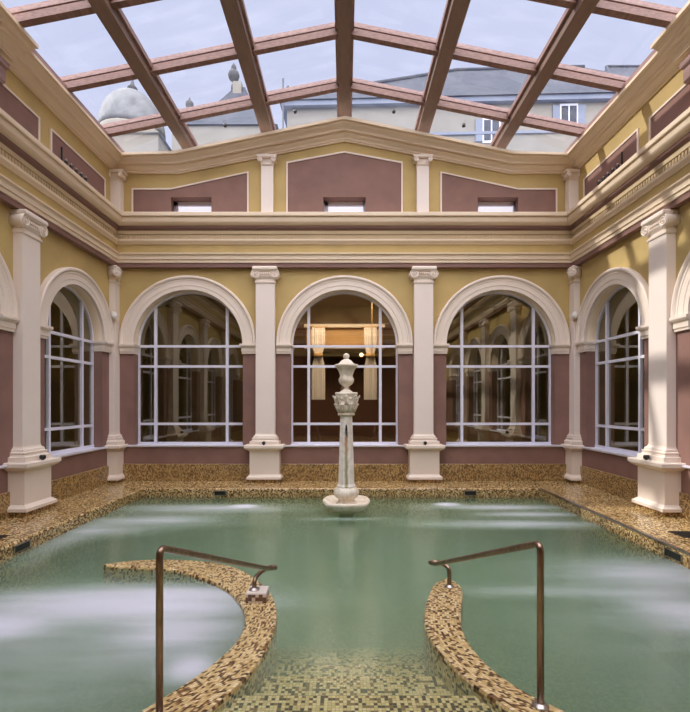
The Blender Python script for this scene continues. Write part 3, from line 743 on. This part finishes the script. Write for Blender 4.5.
RI = [(.97, 4.25), (1.03, 4.12), (1.01, 3.93), (.90, 3.55), (.85, 3.31), (.85, 3.05), (.904, 2.81), (.997, 2.62), (1.08, 2.51), (1.167, 2.42), (1.42, 2.12), (1.85, 1.6), (2.38, .99)]
def curved_wall(A, B, lb):
    A = [(x * KS, y * KS) for x, y in A]; B = [(x * KS, y * KS) for x, y in B]
    n = 90; a, La = catmull(A, n); c, Lb = catmull(B, n); L = (La + Lb) / 2
    b = MB(); e_ = .02; uvs = []
    rows = []
    for k in range(n):
        pa, pb = a[k], c[k]; d = (pb - pa); w = d.length; d = d / max(w, 1e-6); e2 = min(e_, w * .3)
        u = L * k / (n - 1)
        xs = [(pa.x, pa.y, FZ, -1.3), (pa.x, pa.y, TOP - e_, -e_), (pa.x + d.x * e2 * .3, pa.y + d.y * e2 * .3, TOP - e_ * .3, -.008), (pa.x + d.x * e2, pa.y + d.y * e2, TOP, 0.0),
              (pb.x - d.x * e2, pb.y - d.y * e2, TOP, w), (pb.x - d.x * e2 * .3, pb.y - d.y * e2 * .3, TOP - e_ * .3, w + .008), (pb.x, pb.y, TOP - e_, w + e_), (pb.x, pb.y, FZ, w + 1.3)]
        rows.append([q[:3] for q in xs]); uvs += [(u, q[3]) for q in xs]
    b.grid(rows, 'wall_mosaic')
    me = b
    o = me.build('curved_pool_wall', uvs=uvs); return tag(o, lb, 'pool wall', 'curved mosaic walls flanking the steps')
curved_wall(LO, LI, 'hook-shaped mosaic wall just above water, left of the steps')
curved_wall(RO, RI, 'curved mosaic wall just above water, right of the steps')
# submerged steps between the two curved walls
def mid_x(A, B, y):
    if y > 3.75: return -.72 if A[0][0] < 0 else .85      # beyond the hook the flight keeps its width
    P = [((p[0] + q[0]) / 2 * KS, (p[1] + q[1]) / 2 * KS) for p, q in zip(A, B)]
    for (x0, y0), (x1, y1) in zip(P, P[1:]):
        if y1 <= y <= y0: return x0 + (x1 - x0) * (y - y0) / (y1 - y0)
    return P[-1][0]
edges = [(1.02, 2.72, -.19), (2.72, 3.10, -.30), (3.10, 3.48, -.44), (3.48, 3.88, -.61), (3.88, 4.30, -.80), (4.30, 4.80, -1.02)]
b = MB()
for i, (y0, y1, z) in enumerate(edges):
    n = 10
    for k in range(n):
        a, c = y0 + (y1 - y0) * k / n, y0 + (y1 - y0) * (k + 1) / n
        b.face([(mid_x(LO, LI, a), a, z), (mid_x(RO, RI, a), a, z), (mid_x(RO, RI, c), c, z), (mid_x(LO, LI, c), c, z)], 'step_mosaic')
    zn = edges[i + 1][2] if i + 1 < len(edges) else FZ
    b.face([(mid_x(LO, LI, y1), y1, z), (mid_x(RO, RI, y1), y1, z), (mid_x(RO, RI, y1), y1, zn), (mid_x(LO, LI, y1), y1, zn)], 'step_mosaic')
tag(b.build('pool_steps'), 'cream and brown mosaic steps going down into the water', 'steps')

# ------------------------------------------------------------------ handrails
def arc(p0, p1, p2, r, n=7):
    p0, p1, p2 = Vector(p0), Vector(p1), Vector(p2); a = (p0 - p1).normalized(); c = (p2 - p1).normalized()
    s, e_ = p1 + a * r, p1 + c * r
    return [((1 - u) ** 2) * s + 2 * u * (1 - u) * p1 + u * u * e_ for u in [k / n for k in range(n + 1)]]
def handrail(pts, radii, lb, tail, box=None):
    sc_ = lambda L: [(x * KS, y * KS, EYE + (z - EYE) * KS) for x, y, z in L]
    pts = sc_(pts); tail = sc_(tail)
    R_ = empty('handrail', pts[0], label=lb, cat='handrail', group='bronze-toned handrails'); o = Vector(pts[0])
    P = [Vector(pts[0])]
    for k in range(1, len(pts) - 1): P += arc(pts[k - 1], pts[k], pts[k + 1], radii[k - 1])
    P += catmull(tail, 40)[0]; P = [p - o for p in P]; pts = pts[:1] + tail[-1:]
    b = MB(); b.tube(P, .019, 'steel', 14); b.build('rail', R_)
    for q in (pts[0], pts[-1]):
        v = Vector(q) - o; b = MB(); b.lathe([(.045, 0), (.045, .006), (.03, .010), (.024, .02)], 'chrome', (0, 0), 20); b.build('floor_flange', R_, v)
    if box:
        x0, x1, y0, y1, z0, z1 = box; z0 = TOP; x0, x1, y0, y1 = x0 * KS, x1 * KS, y0 * KS, y1 * KS; z1 = EYE + (z1 - EYE) * KS; b = MB(); b.loft([(z0, x0, x1, y0, y1), (z1 - .01, x0, x1, y0, y1)], 'deckbox'); b.loft([(z1 - .01, x0, x1, y0, y1), (z1, x0 + .004, x1 - .004, y0 + .004, y1 - .004)], 'shaft')
        b.xf(lambda x, y, z: (x - o.x, y - o.y, z - o.z)); b.build('mounting_block', R_)
    return R_
M['deckbox'] = mosaic('pale_mosaic_block', [(0, srgb(120, 84, 70)), (0.3, srgb(190, 160, 140)), (0.6, srgb(222, 206, 196))], 0.03, rough=0.3)
handrail([(-.945, 2.35, -.08), (-.945, 2.35, .80), (-.66, 3.93, .125)], [.055], 'handrail left of the steps, its far foot on a pale block',
         [(-.66, 3.93, .125), (-.615, 4.07, .08), (-.625, 4.11, .075), (-.665, 4.09, .08), (-.715, 3.95, .09), (-.738, 3.85, .085), (-.745, 3.805, .06), (-.745, 3.80, .0)], (-.80, -.635, 3.72, 3.88, -.08, .0))
handrail([(1.048, 2.46, -.08), (1.048, 2.46, .79), (.795, 4.0, .14)], [.055], 'handrail right of the steps, both feet on the mosaic wall',
         [(.795, 4.0, .14), (.768, 4.10, .115), (.778, 4.14, .108), (.82, 4.15, .105), (.88, 4.11, .10), (.915, 4.075, .085), (.925, 4.06, .05), (.925, 4.06, -.08)])

# ------------------------------------------------------------------ fountain
FX, FY = 0.028, 7.15
R_ = empty('fountain', (FX, FY, -.02), label='white stone fountain column with an urn on top, standing in the pool', cat='fountain')
def quad(a, z): return 1.03 + .06 * math.cos(4 * a + PI) + .015 * math.cos(8 * a)
b = MB(); b.lathe([(.10, -.16), (.14, -.13), (.17, -.10), (.27, -.075), (.345, -.03), (.365, .01), (.375, .03), (.372, .055), (.355, .065), (.335, .055), (.30, .025), (.20, .005), (.10, .0)], 'marble', n=64, mod=quad); b.build('basin', R_)
b = MB(); b.lathe([(.14, -1.28), (.14, -.9), (.11, -.82), (.105, -.16)], 'marble', n=24); b.build('pier', R_)
def flute(a, z): return 1 + .05 * abs(math.sin(8 * a))
b = MB(); b.lathe([(.16, .0), (.135, .03), (.115, .055), (.12, .075), (.155, .095), (.185, .14), (.19, .18), (.175, .22), (.15, .25), (.14, .26)], 'marble', n=96, mod=flute); b.build('gadrooned_bulb', R_)
def octa(a, z):
    q = (a + PI / 8) % (PI / 4) - PI / 8; return .96 / math.cos(q) if True else 1
b = MB(); b.lathe([(.155, .25), (.155, .28), (.140, .30), (.134, .32), (.100, 1.36)], 'marble_shaft', n=8, smooth=False, mod=lambda a, z: 1.0)
o = b.build('shaft', R_); o.rotation_euler = (0, 0, PI / 8)
o.data.transform(Matrix.Rotation(PI / 8, 4, 'Z')); o.rotation_euler = (0, 0, 0)
b = MB(); b.lathe([(.10, 1.355), (.13, 1.37), (.135, 1.385), (.125, 1.405), (.11, 1.415)], 'marble', n=24); b.build('necking', R_)
def leafy(a, z):
    u = (z - 1.41) / .29
    return 1 + .05 * math.sin(8 * a + 10 * u) * math.sin(PI * min(1, max(0, u))) + .07 * math.cos(4 * a + PI) * u + .05 * math.sin(16 * a + 31 * u) * math.sin(PI * min(1, max(0, u)))
prof = [(.11, 1.41), (.13, 1.44), (.155, 1.47), (.15, 1.50), (.165, 1.54), (.175, 1.57), (.165, 1.60), (.17, 1.63), (.18, 1.66), (.175, 1.68), (.185, 1.69), (.187, 1.72), (.17, 1.725)]
b = MB(); b.lathe(prof, 'marble', n=96, mod=leafy)
for k in range(8):
    a = 2 * PI * k / 8 + PI / 8; ca, sa = math.cos(a), math.sin(a)
    for da, w in ((0, 1.0), (-.17, .7), (.17, .7)):
        cb, sb = math.cos(a + da), math.sin(a + da)
        b.tube([(.12 * cb, .12 * sb, 1.42), (.155 * cb, .155 * sb, 1.475), (.175 * cb, .175 * sb, 1.525), (.192 * cb, .192 * sb, 1.545), (.198 * cb, .198 * sb, 1.53)], [.022 * w, .020 * w, .018 * w, .013 * w, .006], 'marble', 7)
    a2 = 2 * PI * k / 8; ca, sa = math.cos(a2), math.sin(a2)
    b.tube([(.15 * ca, .15 * sa, 1.54), (.17 * ca, .17 * sa, 1.60), (.185 * ca, .185 * sa, 1.655), (.205 * ca, .205 * sa, 1.67), (.208 * ca, .208 * sa, 1.645)], [.016, .017, .016, .014, .009], 'marble', 7)
    b.sphere((.172 * math.cos(a), .172 * math.sin(a), 1.625), .024, 'marble', 8)
b.build('leaf_capital', R_)
b = MB()
b.lathe([(.095, 1.72), (.095, 1.74), (.07, 1.755), (.04, 1.775), (.033, 1.80), (.045, 1.82), (.09, 1.85), (.115, 1.89), (.118, 1.93), (.10, 1.965), (.095, 1.985), (.105, 2.02), (.12, 2.06), (.14, 2.095), (.17, 2.12), (.182, 2.135), (.182, 2.155), (.14, 2.165)], 'marble', n=64,
        mod=lambda a, z: 1 + (.06 * math.sin(8 * a) if 1.97 < z < 2.11 else (.03 * abs(math.sin(8 * a)) if 1.83 < z < 1.96 else 0)))
b.build('urn', R_)
b = MB(); b.lathe([(.172, 2.155), (.125, 2.168), (.105, 2.185), (.085, 2.212), (.05, 2.235), (.022, 2.25), (.018, 2.26)], 'marble', n=32); b.sphere((0, 0, 2.285), .05, 'marble', 16); b.build('lid', R_)
b = MB(); b.lathe([(.014, 0), (.018, .05), (.013, .11), (.006, .13)], 'black', n=10); b.tube([(0, .0, .02), (0, -.05, .0), (0, -.06, -.03)], .009, 'black')
b.build('spout', R_, (0, -.118, 1.10))

# ------------------------------------------------------------------ small things
def spotlight(loc, rzv, lb):
    R_ = empty('spotlight', loc, rzv, lb, 'spotlight', 'small black spotlights on the pedestals')
    b = MB(); b.lathe([(.026, -.035), (.032, -.03), (.032, .03), (.024, .035)], 'black', n=14)
    b.xf(lambda x, y, z: (x, z * .9 - .0, y + .04)); b.build('housing', R_)
    b = MB(); b.box(-.015, .015, -.012, .012, 0, .02, 'black'); b.build('bracket', R_)
spotlight((-1.545, YB - .285, .735), 0, 'small black spotlight on the pedestal left of the fountain')
spotlight((1.545, YB - .285, .735), 0, 'small black spotlight on the pedestal right of the fountain')
spotlight((-XW + .285, 6.50, .735), PI / 2, 'small black spotlight on the large pedestal at the left edge')
spotlight((XW - .285, 6.50, .735), -PI / 2, 'small black spotlight on the large pedestal at the right edge')
for sx, lb in ((-1, 'small white sensor on the left corner post beside the arch'), (1, 'small white sensor on the right corner post beside the arch')):
    R_ = empty('wall_sensor', (sx * (XW - .13), YB - .19, 3.22), label=lb, cat='sensor', group='white sensors on the corner posts')
    b = MB(); b.sphere((0, -.075, .0), .06, 'white', 14, 1.15); b.sphere((sx * .02, -.06, .03), .055, 'white', 12); b.build('housing', R_)
    b = MB(); b.tube([(0, -.05, -.02), (0, .005, -.09)], .015, 'white'); b.build('bracket', R_)
# rows of little spot lamps in front of the side attic panels
for sx, lb in ((-1, 'row of five tiny dark lamps before the mauve panel on the left attic wall'), (1, 'row of five tiny dark lamps before the mauve panel on the right attic wall')):
    y0 = 7.28 if sx < 0 else 7.42
    R_ = empty('lamp_row', (sx * (XW - .07), y0, 5.215), label=lb, cat='lamp row')
    b = MB(); b.box(-.012, .012, -.02, .78, .13, .15, 'black'); b.box(-.01, .01, .0, .02, 0, .38, 'black'); b.box(-.01, .01, .74, .76, 0, .14, 'black'); b.build('mounting_bar', R_)
    for k in range(5):
        b = MB(); b.lathe([(.022, 0), (.026, .01), (.03, .06), (.02, .07)], 'black', n=10)
        b.sphere((0, 0, .085), .02, 'chrome', 8); b.build('lamp_head', R_, (-sx * .0, .12 + .14 * k, .15))
# overflow slots in the pool rim
def slot(loc, rzv, w, lb):
    R_ = empty('overflow_slot', loc, rzv, lb, 'overflow slot', 'dark overflow slots in the pool rim')
    b = MB(); b.box(-w / 2, w / 2, -.006, .004, -.035, .035, 'black'); b.build('opening', R_)
    b = MB()
    for z in (-.042, .035): b.box(-w / 2 - .012, w / 2 + .012, -.012, .004, z, z + .007, 'chrome')
    for x in (-w / 2 - .012, w / 2): b.box(x, x + .012, -.012, .004, -.042, .042, 'chrome')
    b.build('slot_frame', R_)
slot((-2.24, PY1, -.085), 0, .20, 'dark overflow slot in the far rim, left of the fountain')
slot((2.27, PY1, -.085), 0, .20, 'dark overflow slot in the far rim, right of the fountain')
slot((PX0, 5.20, -.085), PI / 2, .24, 'dark overflow slot in the left rim of the pool')
slot((PX1, 4.92, -.085), -PI / 2, .24, 'dark overflow slot in the right rim of the pool')
def grate(x, y, w, d, lb):
    R_ = empty('drain_grate', (x, y, 0), label=lb, cat='drain grate')
    b = MB(); 
    for a in ((-w / 2, w / 2, -d / 2, -d / 2 + .01), (-w / 2, w / 2, d / 2 - .01, d / 2), (-w / 2, -w / 2 + .01, -d / 2, d / 2), (w / 2 - .01, w / 2, -d / 2, d / 2)): b.box(*a, 0, .006, 'steel_dark')
    b.build('grate_frame', R_)
    b = MB(); b.box(-w / 2 + .01, w / 2 - .01, -d / 2 + .01, d / 2 - .01, 0, .002, 'black'); 
    n = int(d / .03)
    for k in range(n): b.box(-w / 2 + .01, w / 2 - .01, -d / 2 + .02 + k * .03, -d / 2 + .03 + k * .03, .002, .006, 'steel_dark')
    b.build('grate_bars', R_)
grate(4.0, 5.38, .26, .26, 'dark square drain grate on the deck at the right edge')
grate(-4.02, 5.22, .26, .26, 'dark square drain grate on the deck at the left edge')

# ------------------------------------------------------------------ buildings beyond the roof
def hip(b, x0, x1, y0, y1, ze, zr, mat, il, ir, ov=.4):
    xa, xb_, ya, yb_ = x0 - ov, x1 + ov, y0 - ov, y1 + ov; ym = (y0 + y1) / 2
    A, B_, C, D = (xa, ya, ze), (xb_, ya, ze), (xb_, yb_, ze), (xa, yb_, ze); E, G = (xa + il, ym, zr), (xb_ - ir, ym, zr)
    for f in ([A, B_, G, E], [B_, C, G], [C, D, E, G], [D, A, E], [A, B_, C, D]): b.face(f, mat)
    b.tube([A, E], .16, mat, 6); b.tube([E, G], .16, mat, 6)
def house(loc, rzv, w, dp, ze, zr, lb, wins, il, ir):
    R_ = empty('town_house', loc, rzv, lb, 'building')
    b = MB(); b.box(0, w, 0, dp, 0, ze, 'far_cream'); b.build('facade', R_)
    b = MB(); b.box(-.3, w + .3, -.3, dp + .3, ze - .28, ze, 'far_blue'); b.box(-.1, w + .1, -.1, 0, ze - 2.0, ze - 1.85, 'far_blue'); b.build('eaves', R_)
    b = MB(); hip(b, 0, w, 0, dp, ze, zr, 'slate', il, ir); b.build('roof', R_)
    for x, z in wins:
        f = MB(); f.box(x - .9, x - .5, -.08, 0, z, z + 1.25, 'far_blue'); f.box(x + .5, x + .9, -.08, 0, z, z + 1.25, 'far_blue'); f.box(x - .5, x + .5, -.06, 0, z - .08, z + 1.33, 'frame')
        fo = f.build('window', R_)
        p = MB(); p.box(x - .42, x - .04, -.075, -.05, z + .05, z + 1.2, 'slate'); p.box(x + .04, x + .42, -.075, -.05, z + .05, z + 1.2, 'slate'); p.build('pane', fo)
    return R_
house((-3.3, 26.4, 0), math.radians(-2), 23, 9, 18.7, 23.6, 'cream house with dark slate roof and shuttered windows above the right half of the roof', [(11.6, 16.3), (15.9, 17.0), (7.3, 15.6)], 11.0, 4.5)
house((22.6, 38.0, 0), 0, 14, 9, 26.6, 32.6, 'taller dark roofed house at the far right behind the cream house', [], 2.0, 2.0)
R_ = empty('mansard_building', (-5.2, 20, 0), label='grey slate mansard roof with stone finial seen left of the ridge', cat='building')
b = MB(); b.box(-2.3, 2.2, 0, 5, 0, 13.6, 'far_cream'); b.build('facade', R_)
b = MB(); rg = []
for k in range(9):
    u = k / 8; rg.append((13.6 + 2.7 * (u ** 1.25), -2.4 + 2.45 * (u ** .8), 2.3 - 1.75 * (u ** .8), -.1 + 1.6 * u, 5 - 2.3 * u))
b.loft(rg, 'slate'); b.build('roof', R_)
b = MB(); b.box(.02, .42, 1.3, 1.8, 15.2, 16.45, 'far_cream'); b.build('chimney', R_)
b = MB(); b.lathe([(.12, 16.2), (.12, 16.45), (.06, 16.5), (.07, 16.6), (.22, 16.75), (.27, 16.92), (.22, 17.08), (.08, 17.15), (.13, 17.24), (.11, 17.34), (.02, 17.5)], 'far_stone', (0, 1.6), 16); b.build('finial', R_)
b = MB(); b.lathe([(.13, 13.9), (.13, 14.35), (.06, 14.4), (.17, 14.6), (.17, 14.75), (.06, 14.85), (.02, 15.0)], 'far_stone', (-1.62, .25), 14); b.build('finial', R_)
R_ = empty('domed_building', (-9.45, 20.5, 0), label='pale weathered dome with small lantern seen at the upper left', cat='building')
b = MB(); b.box(-2.6, 1.8, -1.6, 3.0, 0, 12.6, 'far_cream'); b.build('facade', R_)
b = MB(); hip(b, -2.6, 1.8, -1.6, 3.0, 12.6, 13.9, 'far_blue', 1.6, 1.6, .1); b.build('roof', R_)
b = MB(); b.lathe([(1.45, 12.6), (1.45, 13.3), (1.38, 13.4)], 'far_cream', n=32); b.build('drum', R_)
b = MB(); b.lathe([(1.38 * math.cos(PI / 2 * k / 14 * .98), 13.4 + 1.95 * math.sin(PI / 2 * k / 14)) for k in range(15)], 'far_dome', n=36, mod=lambda a, z: 1 + .02 * abs(math.sin(8 * a))); b.build('dome', R_)
b = MB(); b.lathe([(.16, 15.3), (.15, 15.5), (.22, 15.55), (.1, 15.7), (.03, 16.0)], 'far_stone', n=12); b.build('lantern', R_)
b = MB(); b.tube([(0, 0, 0), (0, 0, 19.6)], .05, 'far_stone', 6); b.tube([(0, 0, 18.8), (.3, 0, 19.2)], .04, 'far_stone', 6); b.tube([(.3, 0, 19.2), (.3, 0, 18.7)], .03, 'far_stone', 6)
tag(b.build('antenna_mast', loc=(-3.42, 25.6, 0)), 'thin antenna mast between the mansard roof and the cream house', 'antenna')
